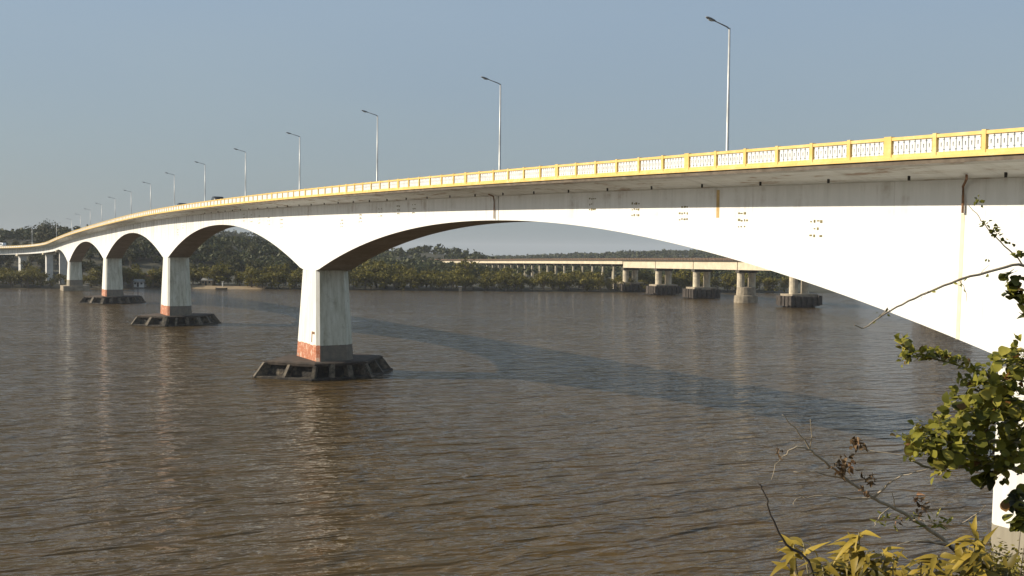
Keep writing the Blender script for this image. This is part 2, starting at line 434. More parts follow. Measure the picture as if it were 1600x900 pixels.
# piers
def pier(sc_, zb, ztop, hs0, hs1, mat, ch0=1.3, ch1=.9, fl=.42):   # octagonal shaft, longer along the bridge at the foot
    g = MB(); rings = []
    for k in range(9):
        t = k / 8; z = zb + (ztop - zb) * t
        hs = hs0 + (hs1 - hs0) * t; c = ch0 + (ch1 - ch0) * t; o0, o1 = W0 + .02 - fl * (1 - t), W1 - .02 + fl * (1 - t)
        e = min(c, .42)
        pts = [(-hs, o0 + e), (-hs + e, o0), (hs - e, o0), (hs, o0 + e), (hs, o1 - c), (hs - c * .8, o1), (-hs + c * .8, o1), (-hs, o1 - c)]
        rings.append([P(sc_ + a, o, z) for a, o in pts])
    g.prism(rings)
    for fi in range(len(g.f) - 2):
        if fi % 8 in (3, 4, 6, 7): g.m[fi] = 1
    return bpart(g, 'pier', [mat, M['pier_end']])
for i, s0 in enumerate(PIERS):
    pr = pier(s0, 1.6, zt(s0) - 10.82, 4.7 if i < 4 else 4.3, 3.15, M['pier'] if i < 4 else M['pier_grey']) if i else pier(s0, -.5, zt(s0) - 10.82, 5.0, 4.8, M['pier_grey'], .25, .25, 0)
    if i == 1:   # small dark painted bracket mark on the sunlit face
        g = MB()
        for (a0, a1, z0, z1) in ((-2.3, -1.95, 4.75, 6.25), (-3.25, -2.302, 5.9, 6.25)):
            fo = lambda z: .02 - .42 * (1 - (z - 1.6) / (zt(s0) - 12.42))
            q = [P(s0 + a, W0 + fo(z) + o, z) for z in (z0, z1) for a, o in ((a0, -.015), (a1, -.015), (a1, .05), (a0, .05))]
            g.box8(q)
        bsub(g, 'painted_mark', M['rust'], pr)
    # pile cap: stretched hexagon with ribs, recessed dark faces, top slab and ledge
    if i in (1, 2, 3):
        def ring(L, Wd, z, cut=.42):
            pts = [(-L, 0.0), (-L * cut, -Wd), (L * cut, -Wd), (L, 0.0), (L * cut, Wd), (-L * cut, Wd)]
            return [P(s0 + a, 5.6 + o, z) for o, a in pts]
        g = MB()
        g.prism([ring(8.9, 5.9, -1.0), ring(8.6, 5.6, .6), ring(8.0, 5.3, 1.85)], 0)
        bsub(g, 'pile_cap', M['cap'], pr)
        g = MB(); g.prism([ring(8.7, 6.2, 1.8), ring(8.7, 6.2, 2.15), ring(8.2, 5.85, 2.3)], 0); bsub(g, 'cap_slab', M['cap_top'], pr)
        g = MB(); g.prism([ring(10.3, 6.9, -.5), ring(10.3, 6.9, .24), ring(10.1, 6.75, .3)], 0); bsub(g, 'cap_ledge', M['cap'], pr)
        rt, rb = ring(8.75, 6.22, 2.13), ring(10.2, 6.9, .1)
        cen = P(s0, 5.6, 1)
        spots = []
        for k in range(6):
            spots.append((rt[k], rb[k]))
            k2 = (k + 1) % 6
            nn_ = 2 if k in (1, 4) else 1
            for q in range(1, nn_ + 1):
                t = q / (nn_ + 1)
                spots.append((rt[k].lerp(rt[k2], t), rb[k].lerp(rb[k2], t)))
        for tp, bt in spots:
            out = (bt - cen); out.z = 0; out.normalize(); sd = Vector((-out.y, out.x, 0)) * random.uniform(.22, .6)
            tp = tp - Vector((0, 0, random.uniform(0, .35))); bt = bt + out * random.uniform(-.25, .15)
            b_in = bt - out * 1.9; t_in = tp - out * 1.2
            g = MB(); g.box8([Vector(x) for x in (b_in - sd, bt - sd, bt + sd, b_in + sd, t_in - sd, tp - sd, tp + sd, t_in + sd)])
            bsub(g, 'cap_rib', M['rib'], pr)
    elif i == 4:
        g = MB()
        g.prism([[P(s0 + a, 5.6 + o, z) for a, o in ((-6.5, -5), (6.5, -5), (6.5, 5), (-6.5, 5))] for z in (-1, 2.0)], 0)
        bsub(g, 'pile_cap', M['old_pale_cap'], pr)
    else:
        g = MB()
        g.prism([[P(s0 + a, 5.6 + o, z) for a, o in ((-6.4, -4), (6.4, -4), (6.4, 4), (-6.4, 4))] for z in (-3, 1.2)], 0)
        bsub(g, 'pile_cap', M['old_pale_cap'], pr)
for s0 in AP[:6]:
    g = MB(); z1 = zt(s0) - 4.46
    g.prism([[P(s0 + a, 5.6 + o, z) for a, o in ((-1.3, -1.5), (1.3, -1.5), (1.3, 1.5), (-1.3, 1.5))] for z in (-.5, z1 - .9)], 0)
    pr = bpart(g, 'approach_pier', M['hut_white'])
    g = MB(); g.prism([[P(s0 + a, 5.6 + o, z) for a, o in ((-1.2, -3.0), (1.2, -3.0), (1.2, 3.0), (-1.2, 3.0))] for z in (z1 - .9, z1)], 0)
    bsub(g, 'crosshead', M['old_girder'], pr)

# parapet panels (near side one by one, the far small rest as one)
def panel(mb, mw, s, off, side, ln=2.5, post=.2, nbal=7, detail=True):
    # side=+1: outer face towards smaller offset
    def bx(mbx, sa, sb, oa, ob, za, zb):     # heights given below the parapet top
        q = [P(a, off + side * o, zt(a) - z) for z in (za, zb) for a, o in ((sa, oa), (sb, oa), (sb, ob), (sa, ob))]
        if side < 0: q = q[3::-1] + q[:3:-1]
        mbx.box8(q)
    bx(mb, s, s + post, 0.0, .26, 1.0, -.05)
    bx(mb, s, s + ln, -.04, .30, 1.13, .985)              # yellow kerb
    bx(mb, s + post, s + ln, .03, .23, .984, .84)         # bottom rail
    bx(mb, s + post, s + ln, .02, .24, .16, .0)           # top rail
    x0, x1 = s + post + .06, s + ln - .06
    st = (x1 - x0) / nbal
    for k in range(nbal):
        c = x0 + st * (k + .5); h = st * .42
        if detail:   # white precast baluster: waisted plate with a slot
            for (zz0, zz1, hh) in ((.839, .76, .97), (.759, .72, .72), (.719, .60, .97), (.40, .28, .97), (.279, .24, .72), (.239, .161, .97)):
                bx(mw, c - h * hh, c + h * hh, .08, .18, zz0, zz1)
            bx(mw, c - h * .97, c - h * .25, .08, .18, .599, .401)
            bx(mw, c + h * .25, c + h * .97, .08, .18, .599, .401)
        else:
            bx(mw, c - h, c + h, .08, .18, .839, .161)
PL = 2.5
s_first = 30.0; idx = 0
far_y, far_w = MB(), MB()
wide = {}
for k in range(int((JOINT + 190 - s_first) / PL)):
    s = s_first + k * PL
    post = .2
    if k % 6 == 4: post = .42
    if idx < 100:
        a, b = MB(), MB(); panel(a, b, s, 0, 1, PL, post, 7, k < 40)
        pn = bpart(a, 'parapet_panel', M['yellow']); bsub(b, 'baluster_screen', M['white_baluster'], pn); idx += 1
    else:
        panel(far_y, far_w, s, 0, 1, PL, post, 5, False)
o = bpart(far_y, 'distant_parapet', M['yellow']); o['kind'] = 'stuff'
bsub(far_w, 'distant_balusters', M['white_baluster'], o)['kind'] = 'stuff'
g, g2 = MB(), MB()
for k in range(int((JOINT + 190) / PL)):
    panel(g, g2, k * PL, B, -1, PL, .2, 5, False)
o = bpart(g, 'far_side_parapet', M['yellow']); o['kind'] = 'stuff'
bsub(g2, 'far_side_balusters', M['white_baluster'], o)['kind'] = 'stuff'

# web fittings: anchor blocks, drain pipes, spouts
def on_web(x, y, off):
    dv = fw + RX * ((x - 800) / F) + UX * ((450 - y) / F)
    t = ((O - CAM).dot(N0) + off) / dv.dot(N0); q = CAM + dv * t
    return (q - O).dot(A0), q.z
def anchors(s, z, w_=.95, h_=.45, n=4, rows=3):
    g = MB()
    for r in range(rows):
        for c in range(n):
            if random.random() < .12: continue
            a = s + (c - (n - 1) / 2) * w_ / n + random.uniform(-.03, .03); zz = z + (1 - r) * h_ + random.uniform(-.03, .03)
            hh = random.uniform(.03, .085); ww = random.uniform(.045, .1)
            q = [P(a + i * ww, W0 + o_, zz + k_ * hh) for k_ in (-1, 1) for i, o_ in ((-1, -.02), (1, -.02), (1, .05), (-1, .05))]
            g.box8(q)
    bpart(g, 'anchor_patch', M['anchor'])
for x, y in ((926, 319), (993, 327), (1068, 333), (1161, 344), (1275, 357), (647, 326), (622, 328), (594, 332), (563, 341), (534, 349),
             (440, 349), (420, 345), (405, 343), (393, 341), (381, 340), (278, 363), (286, 352), (208, 352), (218, 349)):
    s, z = on_web(x, y, W0)
    anchors(s, z, 1.0 if x > 500 else 1.2, .42 if x > 500 else .55)
def drain(x, ztop_off, zbot, stain=False):
    s, _ = on_web(x, 310, W0)
    z1 = zt(s) - 2.05
    g = MB()
    g.tube([P(s - .9, W0 - 1.2, z1 + .18), P(s - .35, W0 - .4, z1 + .05), P(s, W0 - .14, z1 - .25), P(s, W0 - .12, z1 - .7), P(s, W0 - .12, zbot)], .06, 7)
    bpart(g, 'drain_pipe', M['rust'])
drain(774, 0, zt(100) - 4.0); drain(1507, 0, zt(53) - 3.6)
# long pale pipe below the rusty one
s, _ = on_web(1503, 400, W0)
zz_ = [zt(s) - 3.62, zt(s) - girder_depth(s) + .03]
g = MB(); g.box8([P(s + i * .1 + d_, W0 + o_, z) for z, d_ in ((zz_[1], .12), (zz_[0], 0.0)) for i, o_ in ((-1, -.012), (1, -.012), (1, .02), (-1, .02))]); bpart(g, 'drain_streak', M['pale_streak'])
s, _ = on_web(1122, 310, W0)
g = MB(); g.box8([P(s + i * .14, W0 + o_, zz) for zz in (zt(s) - 3.9, zt(s) - 2.1) for i, o_ in ((-1, -.012), (1, -.012), (1, .02), (-1, .02))]); bpart(g, 'rust_streak', M['rust_stain'])
for k in range(34):
    s = 40 + k * 5.2
    g = MB(); z1 = zt(s) - 1.36 - .2
    g.tube([P(s, 2.2, zt(s) - 1.7), P(s, 2.2, zt(s) - 1.98)], .07, 6); bpart(g, 'drain_spout', M['drain_black'])

# ------------------------------------------------------------------ street lamps on the bridge
def lamp_proto():
    r = empty('street_lamp')
    g = MB(); g.tube([(0, 0, 0), (0, 0, 5.5), (0, 0, 11.5)], [.13, .105, .075], 10); child('pole', g.mesh('pole', [M['galvanised']], True), r)
    g = MB(); g.tube([(0, 0, 11.42), (-.25, 0, 11.55), (-1.45, 0, 11.83)], [.06, .055, .045], 8); child('arm', g.mesh('arm', [M['lamp_grey']], True), r)
    g = MB()
    secs = [(-1.38, .05, .05), (-1.55, .13, .09), (-1.9, .17, .12), (-2.2, .14, .10), (-2.36, .05, .04)]
    rings = []
    for x, wy, hz in secs:
        zc = 11.83 + (-x - 1.45) * .2
        rings.append([(x, wy * math.cos(a), zc + hz * math.sin(a) * (1 if math.sin(a) > 0 else .55)) for a in np.linspace(0, 2 * math.pi, 10, endpoint=False)])
    g.prism(rings); h = child('lamp_head', g.mesh('lamp_head', [M['lamp_grey']], True), r)
    g = MB()
    rings = [[(x, .1 * math.cos(a), 11.83 + (-x - 1.45) * .2 - .05 + dz) for a in np.linspace(0, 2 * math.pi, 10, endpoint=False) for x in (-1.9 + .22 * math.sin(a),)] for dz in (-.06, 0)]
    g.prism(rings); c_ = child('lamp_glass', g.mesh('lamp_glass', [M['lamp_glass']], True), h)
    g = MB(); g.box((0, 0, .02), (.45, .45, .04)); child('base_plate', g.mesh('base_plate', [M['galvanised']]), r)
    return r
lp = lamp_proto()
_n = 'nearest second third fourth fifth sixth seventh eighth ninth tenth eleventh twelfth thirteenth fourteenth fifteenth sixteenth'.split()
ordn = ['slim grey %s street lamp of the row, %s' % (w_, x_) for w_, x_ in zip(_n, ['the tallest', 'right of centre', 'above the main arch', 'above the nearest river pier'] + ['counted from the right'] * 6 +
        ['where the bridge dips', 'just before the left hillside', 'small against the left hill', 'near the left edge', 'on the low approach', 'last on the low approach'])]
S_L = [78.0, 112.7, 146.6, 180.3, 214.2, 249.0, 283.5, 317.5, 352.0, 386.5, 421.0, 455.5, 490.0, 524.5, 559, 593]
lamps = []
n_l = 0
for k, s in enumerate(S_L):
    o = lp if k == 0 else copy_tree(lp)
    p, a, n = frame(s)
    o.location = P(s, B - .55, zt(s) - 1.0)
    o.rotation_euler.z = math.atan2(n.y, n.x)
    tag(o, ordn[k], 'street lamp', 'street lamps along the white bridge')

# ------------------------------------------------------------------ vehicles on the bridge
def vehicle(name, label, cat, s, off, paint, L=4.2, Wd=1.75, Hh=2.0, van=False, rev=1):
    p, a, n = frame(s); r = empty(name, tuple(P(s, off, zt(s) - 1.0)), math.atan2(a.y, a.x))
    g = MB(); hl, hw = L / 2, Wd / 2
    def sec(x, z0, z1, k=1): return [(x, -hw * k, z0), (x, hw * k, z0), (x, hw * k, z0 + (z1 - z0) * .55), (x, hw * k * .84, z1), (x, -hw * k * .84, z1), (x, -hw * k, z0 + (z1 - z0) * .55)]
    if van:
        rings = [sec(-hl, .45, Hh - .05, .96), sec(-hl + .15, .3, Hh), sec(hl - 1.3, .3, Hh), sec(hl - .45, .3, Hh * .62), sec(hl - .05, .35, Hh * .5, .95)]
    else:
        rings = [sec(-hl, .45, .95, .9), sec(-hl + .2, .28, 1.15), sec(-hl + .5, .28, Hh * .93), sec(-.5, .28, Hh), sec(.5, .28, Hh * .97), sec(hl - 1.1, .28, 1.1), sec(hl - .15, .3, .85), sec(hl, .42, .7, .9)]
    g.prism(rings); child('body', g.mesh('body', [paint], True), r)
    g = MB()
    x0, x1 = (-hl + .6, hl - 1.5) if van else (-hl + .75, .55)
    for sd in (-1, 1):
        g.box8([(x0, sd * hw * .93, Hh * .62), (x1 + .3, sd * hw * .93, Hh * .62), (x1 + .3, sd * hw * 1.0, Hh * .62), (x0, sd * hw * 1.0, Hh * .62),
                (x0 + .1, sd * hw * .86, Hh * .88), (x1, sd * hw * .86, Hh * .88), (x1, sd * hw * .93, Hh * .88), (x0 + .1, sd * hw * .93, Hh * .88)])
    child('side_window', g.mesh('side_window', [M['car_glass']]), r)
    for x in (-hl * .62, hl * .62):
        for sd in (-1, 1):
            g = MB(); g.tube([(x, sd * (hw - .2), .32), (x, sd * (hw + .01), .32)], .32, 14)
            wl = child('wheel', g.mesh('wheel', [M['tyre']]), r)
            g = MB(); g.tube([(x, sd * (hw), .32), (x, sd * (hw + .02), .32)], .18, 10); child('rim', g.mesh('rim', [M['galvanised']]), wl)
    for sd in (-1, 1):
        g = MB(); g.box((hl - .04 if van else hl - .08, sd * hw * .62, .72), (.1, .28, .16)); child('headlight', g.mesh('headlight', [M['lamp_glass']]), r)
    tag(r, label, cat); return r
s, _ = on_web(338, 310, 3.2); vehicle('parked_van'.replace('parked_', 'dark_'), 'dark rounded van roof showing over the yellow parapet between two lamps', 'van', s, 3.3, M['car_dark'], 4.6, 1.8, 2.15)
s, _ = on_web(283, 319, 3.2); vehicle('dark_van', 'smaller dark van roof farther along the bridge, left of the other dark roof', 'van', s, 3.3, M['car_dark'], 4.2, 1.75, 2.0)
vehicle('white_truck', 'white box truck on the low bridge approach at the far left edge', 'truck', 611, 3.0, M['car_white'], 6.0, 2.1, 2.9, True)

# ------------------------------------------------------------------ terrain, water
SHX = [-900, -400, -240, -205, -185, -160, -150, -135, -112, -60, 0, 50, 124, 200, 400, 900]
SHY = [400, 405, 416, 416, 424, 436, 440, 438, 437, 437, 439, 444, 454, 462, 470, 480]
def shore(X): return np.interp(X, SHX, SHY)
G = [(-370, 720, 19, 110, 110), (-255, 690, 10, 70, 80), (-410, 1300, 36, 125, 150), (-190, 640, 8, 60, 60), (-78, 900, 15, 42, 70),
     (230, 1500, 14, 130, 120), (330, 1350, 9, 90, 90), (60, 1700, 6, 120, 100), (-760, 950, 22, 170, 150)]
def land(X, Y):
    t = Y - shore(X)
    z = np.clip(t / 10, -1, 1) * .9 + np.clip(t / 120, 0, 1) * 1.2
    for cx, cy, h, sx, sy in G: z = z + h * np.exp(-.5 * (((X - cx) / sx) ** 2 + ((Y - cy) / sy) ** 2)) * np.clip((t - 60) / 90, 0, 1)
    return z
def grid(name, xs, ys, zf, mat, smooth=True):
    X, Y = np.meshgrid(xs, ys); Z = zf(X, Y)
    v = np.stack([X.ravel(), Y.ravel(), Z.ravel()], 1); nx = len(xs)
    f = [(j * nx + i, j * nx + i + 1, (j + 1) * nx + i + 1, (j + 1) * nx + i) for j in range(len(ys) - 1) for i in range(nx - 1)]
    me = bpy.data.meshes.new(name); me.from_pydata(v.tolist(), [], f); me.materials.append(mat)
    me.polygons.foreach_set('use_smooth', [smooth] * len(f)); me.update()
    return link(name, me)
t = NT('far_bank_earth')
n = t.noise(t.coord('World'), .06, 6, .7)
pos = t.coord('World'); px, py, pz = t.sep(pos)
c = t.ramp(n, [(.35, (.022, .022, .010)), (.55, (.036, .034, .016)), (.7, (.055, .045, .024))])
t.base(c, .95); M['land'] = t.mat
o = grid('hills', np.linspace(-1400, 1400, 141), np.concatenate([np.linspace(380, 520, 71), np.linspace(530, 2400, 110)]), land, M['land']); tag(o, kind='structure')
# small sandy beach
g = MB(); bx = np.linspace(-151, -113, 20)
for i in range(19):
    X0, X1 = bx[i], bx[i + 1]
    wv = lambda X: 5.5 * math.sin(math.pi * (X + 151) / 38) ** .6 if -151 < X < -113 else 0.0
    def pt(X, k): y = shore(X) - wv(X) + k * (wv(X) + 6); return (X, y, -.06 + k * 1.1)
    g.quad([pt(X0, 0), pt(X1, 0), pt(X1, 1), pt(X0, 1)])
tag(g.build('sandy_beach', M['sand'], None, True), kind='structure')

# near bank below the camera
def near_z(X, Y):
    n = .25 * np.sin(X * 1.3 + Y * .7) * np.cos(Y * 1.1 - X * .4) + .12 * np.sin(X * 3.1) * np.sin(Y * 2.7)
    z = 16.0 - .385 * np.maximum(Y, -6) + n * np.clip((Y + 3) / 6, .2, 1)
    return np.maximum(z, -3)
o = grid('near_riverbank', np.linspace(-120, 120, 161), np.linspace(-25, 52, 90), near_z, M['bank_earth']); tag(o, kind='structure')

def water_mat():
    t = NT('muddy_river_water')
    big = t.noise(t.coord('World', (.02, .035, 1)), 1, 3, .5)
    c = t.ramp(big, [(.3, (.066, .042, .015)), (.7, (.087, .056, .021))])
    t.base(c, .1); t.b.inputs['IOR'].default_value = 1.33; t.b.inputs['Specular IOR Level'].default_value = .48
    w1 = t.noise(t.coord('World', (.17, .52, 1), (0, 0, R(-21))), 1, 2, .45, .5)
    w2 = t.noise(t.coord('World', (.55, 1.35, 1), (0, 0, R(-13))), 1, 2, .5, .4)
    w3 = t.noise(t.coord('World', (1.6, 3.4, 1), (0, 0, R(-28))), 1, 2, .5)
    h = t.math('ADD', t.math('ADD', t.math('MULTIPLY', w1, 2.0), t.math('MULTIPLY', w2, .5)), t.math('MULTIPLY', w3, .10))
    gust = t.noise(t.coord('World', (.008, .022, 1), (0, 0, R(-12))), 1, 4, .6, .8)
    h = t.math('MULTIPLY', h, t.ramp(gust, [(.34, .75), (.62, 1.1)]))
    t.bump(h, 1.0, .6)
    M['water'] = t.mat
water_mat()
g = MB(); g.quad([(-5000, -60, 0), (5000, -60, 0), (5000, 5500, 0), (-5000, 5500, 0)])
tag(g.build('water', M['water']), kind='structure')

# ------------------------------------------------------------------ trees
def crown(mb, cx, cy, cz, rx, rz, n, size, lumps=7, flat=.6):
    cs = []
    for k in range(lumps):
        a = random.uniform(0, 6.283); rr = random.uniform(.15, .72)
        cs.append((cx + rx * rr * math.cos(a), cy + rx * rr * math.sin(a), cz + rz * random.uniform(-.5, .6), rx * random.uniform(.3, .5), rz * random.uniform(.28, .5), random.uniform(-.25, .25)))
    for k in range(n):
        L = random.choice(cs)
        v = Vector((random.gauss(0, 1), random.gauss(0, 1), random.gauss(0, 1))).normalized()
        q = random.uniform(.55, 1.08) if random.random() < .85 else random.uniform(1.05, 1.35)
        p = Vector((L[0] + v.x * L[3] * q, L[1] + v.y * L[3] * q, L[2] + v.z * L[4] * q))
        nrm = (v * .8 + Vector((random.uniform(-1, 1), random.uniform(-1, 1), random.uniform(-.4, 1))) * .8).normalized()
        e1 = nrm.cross(Vector((random.uniform(-1, 1), random.uniform(-1, 1), random.uniform(-1, 1)))).normalized(); e2 = nrm.cross(e1)
        s = size * random.uniform(.6, 1.3)
        tn = min(1, max(0, .5 + L[5] + random.uniform(-.3, .3)))
        mb.quad([p - e1 * s * .5, p + e2 * s * .32, p + e1 * s * .5, p - e2 * s * .32], 0, tn)
def tree_mesh(h, r, n, size, leaf, low=.12, lumps=9):
    g = MB(); crown(g, 0, 0, h * (1 + low) / 2, r, h * (1 - low) / 2, n, size, lumps)
    t = MB()
    t.tube([(0, 0, -.6), (.1, .05, h * .3), (.05, -.1, h * .7)], [.035 * h, .026 * h, .012 * h], 7)
    for k in range(5):
        a = random.uniform(0, 6.28); z0 = h * random.uniform(.12, .45)
        t.tube([(0, 0, z0), (r * .3 * math.cos(a), r * .3 * math.sin(a), z0 + h * .16), (r * .62 * math.cos(a), r * .62 * math.sin(a), z0 + h * .34)], [.016 * h, .011 * h, .005 * h], 5)
    return g.mesh('crown', [leaf]), t.mesh('trunk', [M['bark']])
mang = [tree_mesh(random.uniform(7.5, 9.5), random.uniform(3.6, 5.0), 620, .85, M['mangrove_leaf'], .02) for _ in range(8)]
dark = [tree_mesh(random.uniform(11, 14), random.uniform(4.2, 5.6), 700, 1.0, M['dark_tree_leaf'], .18) for _ in range(6)]
def tree(name, meshes, loc, sc_, label, cat, group):
    r = empty(name, loc, random.uniform(0, 6.28)); r.scale = (sc_[0], sc_[0], sc_[1])
    child('crown', meshes[0], r); child('trunk', meshes[1], r)
    return tag(r, label, cat, group)
def zone(X, Y):
    px_ = 800 + F * X / Y
    for lim, tx in ((110, 'left of the farthest pier'), (255, 'under the smaller left arches'), (475, 'left of the nearest river pier'),
                    (720, 'right of the nearest river pier'), (965, 'before the old bridge approach'), (9999, 'behind the old bridge piers')):
        if px_ < lim: return tx
cnt = 0
X = -262.0
while X < 175:
    for row in range(3):
        if cnt >= 215: break
        x = X + random.uniform(-1.6, 1.6); y0 = shore(x)
        y = y0 + (3.0, 11, 22)[row] + random.uniform(-1.5, 2.5)
        if -152 < x < -124 and row == 0: continue
        if row == 1 and random.random() < .15: continue
        if row == 2 and random.random() < .35: continue
        xo = 212.3 - .349 * y                       # old bridge axis: keep trees low there
        hs = random.uniform(.72, 1.12) * (1.0, 1.08, 1.18)[row]
        if abs(x - xo) < 12 and y > 440: hs *= .72
        xs = -.587 * y + 46.4
        if xs - 6 < x < xs + 16: hs *= .62; 
        if x < -195: hs *= .95
        px_ = 800 + F * x / y
        if 560 < px_ < 740 and row: hs *= 1.25
        tree('mangrove_tree', random.choice(mang), (x, y, float(land(x, y)) - .2), (hs * random.uniform(.9, 1.15), hs),
             'bushy olive mangrove tree on the far shore ' + zone(x, y), 'mangrove tree', 'mangrove trees along the far shore')
        cnt += 1
    X += 4.6
print('mangroves', cnt)
# taller darker trees inland
cnt = 0
for k in range(400):
    if cnt >= 150: break
    x = random.uniform(-300, 120); y = random.uniform(480, 600)
    if k % 4 == 0: x = random.uniform(-330, -205); y = random.uniform(515, 600)
    px_ = 800 + F * x / y
    xs = -.587 * y + 46.4
    if xs - 14 < x < xs + 22 and y < 500: continue
    xo = 212.3 - .349 * y
    if xo - 8 < x < xo + 14: continue
    if px_ > 1180 or px_ < -40: continue
    hs = random.uniform(.75, 1.05)
    if px_ > 740: hs *= .45
    if px_ < 110: hs *= .85
    if 480 < px_ < 640: hs *= .7
    tree('inland_tree', random.choice(dark), (x, y, float(land(x, y)) - .2), (hs, hs), 'dark tree rising behind the mangroves ' + zone(x, y), 'tree', 'dark trees behind the mangroves')
    cnt += 1
# landmark trees
bm_ = tree_mesh(22, 9.5, 2200, 1.2, M['dark_tree_leaf'], .1, 14)
tree('spreading_tree', bm_, (at(78, 350, 600).x, 600, 34.5 - 21.5), (.95, 1), 'large dome shaped dark tree on the hill skyline at the far left', 'tree', None)
for x, y, Y, lab in ((841, 401, 1150, 'tiny lone tree on the low skyline above the old bridge approach'), (1083, 393, 1250, 'small dark tree standing out on the right ridge under the main arch'),
                     (702, 387, 900, 'bushy tree on top of the small hill under the main arch'), (730, 390, 900, 'lower bushy tree on the right shoulder of the small hill under the main arch')):
    p = at(x, y, Y); zg = float(land(p.x, p.y)); hh = max(4, p.z - zg)
    tree('skyline_tree', dark[0], (p.x, p.y, zg - .5), (hh / 14, hh / 12.5), lab, 'tree', None)
# wooded hillsides: one mass
g = MB(); cnt = 0
while cnt < 6500:
    y = 560 + 1150 * random.random() ** 1.25; x = random.uniform(-.62 * y, .36 * y)
    xo = 212.3 - .349 * y
    if y < 1000 and xo - 6 < x < xo + 14: continue
    if y < 640 and abs(x - (-.587 * y + 56)) < 22: continue
    z = float(land(x, y))
    if z < 3.0 and random.random() < .55: continue
    h = random.uniform(5.5, 9.5); r = random.uniform(3.5, 6) * (1 + y / 2500)
    crown(g, x, y, z + h * .55, r, h * .5, 34, 2.0 * (1 + y / 1800), 4)
    cnt += 1
tag(g.build('hillside_wood', M['wood_leaf']), 'distant hazy wooded hillsides', None, None, 'stuff')

# ------------------------------------------------------------------ old bridge
DO = Vector((-.3295, .944, 0)).normalized(); NO = Vector((DO.y, -DO.x, 0)); OO = Vector((98.2, 328, 0))
old = empty('old_bridge', tuple(OO)); tag(old, 'older low beige girder bridge on twin column piers beyond the main arch', 'bridge')
def opart(mb, name, mats, parent=None):
    if not isinstance(mats, (list, tuple)): mats = [mats]
    o = link(name, mb.mesh(name, mats))
    if parent: o.parent = parent
    else: o.parent = old; o.matrix_parent_inverse = Matrix.Translation(-old.location)
    return o
def oz(d): return float(np.interp(d, [-120, 0, 130, 240, 450, 820], [16.2, 15.8, 14.75, 13.7, 11.4, 10.5]))
def OP(d, off, z): q = OO + DO * d + NO * off; return Vector((q.x, q.y, z))
SP = 32.4; DW = 4.2
def obox(g, d0, d1, o0, o1, zb, zt_, rel=True):
    g.box8([OP(d_, o_, (oz(d_) if rel else 0) + z) for z in (zb, zt_) for d_, o_ in ((d0, o1), (d1, o1), (d1, o0), (d0, o0))])
for k in range(-4, 4):
    g = MB(); obox(g, k * SP + .25, (k + 1) * SP - .25, -DW + .25, DW - .25, -3.4, -.25)
    opart(g, 'box_girder', M['old_girder'])
g = MB()
for k in range(-4 * 4, 4 * 4): obox(g, k * SP / 4, (k + 1) * SP / 4, -DW - .3, DW + .3, -.249, .0)
opart(g, 'deck_slab', M['old_dark'])
D4 = 4 * SP
g = MB()
for k in range(60): obox(g, D4 + k * 12.5 + .02, D4 + (k + 1) * 12.5 - .02, -DW, DW, -1.75, -.25)
opart(g, 'approach_deck', M['old_girder'])
g = MB()
for k in range(60): obox(g, D4 + k * 12.5, D4 + (k + 1) * 12.5, -DW - .2, DW + .2, -.249, 0)
opart(g, 'approach_slab', M['old_dark'])
for sd in (-1, 1):
    g = MB()
    for k in range(-65, 300):
        d_ = k * 2.5; o_ = sd * (DW + .05)
        if d_ > D4 + 740: break
        obox(g, d_, d_ + .2, o_ - .1, o_ + .1, 0.002, 1.0)
        for z in (.32, .62, .92): obox(g, d_ + .2, d_ + 2.5, o_ - .05, o_ + .05, z, z + .12)
    opart(g, 'railing', M['old_rail'])
for k in (-3, -2, 0, 1, 2, 3, 4):
    d_ = k * SP; zc = oz(d_) - 3.4; drum = (k == 1)
    g = MB(); obox(g, d_ - 1.3, d_ + 1.3, -4.0, 4.0, zc - 1.1, zc - .002, False); pr = opart(g, 'crosshead', M['old_dark'])
    for o_ in (-2.4, 2.4):
        g = MB(); g.tube([OP(d_, o_, 5.6 if drum else 4.5), OP(d_, o_, zc - 1.1)], 1.4, 14); opart(g, 'column', M['old_column'], pr)
    if drum:
        g = MB(); rings = []
        for z, r in ((-1, 4.7), (2.5, 4.6), (2.75, 3.9), (5.6, 3.6), (5.75, 3.3)):
            rings.append([OP(d_ + r * .8 * math.cos(a), r * math.sin(a), z) for a in np.linspace(0, 2 * math.pi, 18, endpoint=False)])
        g.prism(rings); opart(g, 'round_base', M['old_pale_cap'], pr)
    else:
        g = MB(); obox(g, d_ - 3.4, d_ + 3.4, -5.2, 5.2, 3.3, 4.6, False); opart(g, 'pile_cap', M['old_pale_cap'], pr)
        g = MB(); obox(g, d_ - 2.8, d_ + 2.8, -4.6, 4.6, -1, 3.298, False)
        for q in range(6):
            o_ = -5.5 + q * 2.2
            for dd in (-3.6, 3.6):
                g.box8([OP(d_ + dd + i * .7, o_ + j * .75, z) for z in (.45 + random.uniform(-.3, .5), 3.9 + random.uniform(-.3, .2)) for i, j in ((-1, 1), (1, 1), (1, -1), (-1, -1))])
        for dd in (-2.0, 0, 2.0):
            for o_ in (-6.0, 6.0): g.box8([OP(d_ + dd + i * .7, o_ + j * .5, z) for z in (.5, 3.9) for i, j in ((-1, 1), (1, 1), (1, -1), (-1, -1))])
        opart(g, 'fender', M['old_cap'], pr)
for k in range(1, 46):
    d_ = D4 + k * 12.5; zc = oz(d_) - 1.76
    g = MB(); obox(g, d_ - .5, d_ + .5, -3.8, 3.8, zc - .9, zc, False); pr = opart(g, 'bent_cap', M['old_dark'])
    for o_ in (-2.7, 2.7):
        g = MB(); g.tube([OP(d_, o_, .2), OP(d_, o_, zc - .9)], .5, 8); opart(g, 'bent_column', M['old_column'], pr)

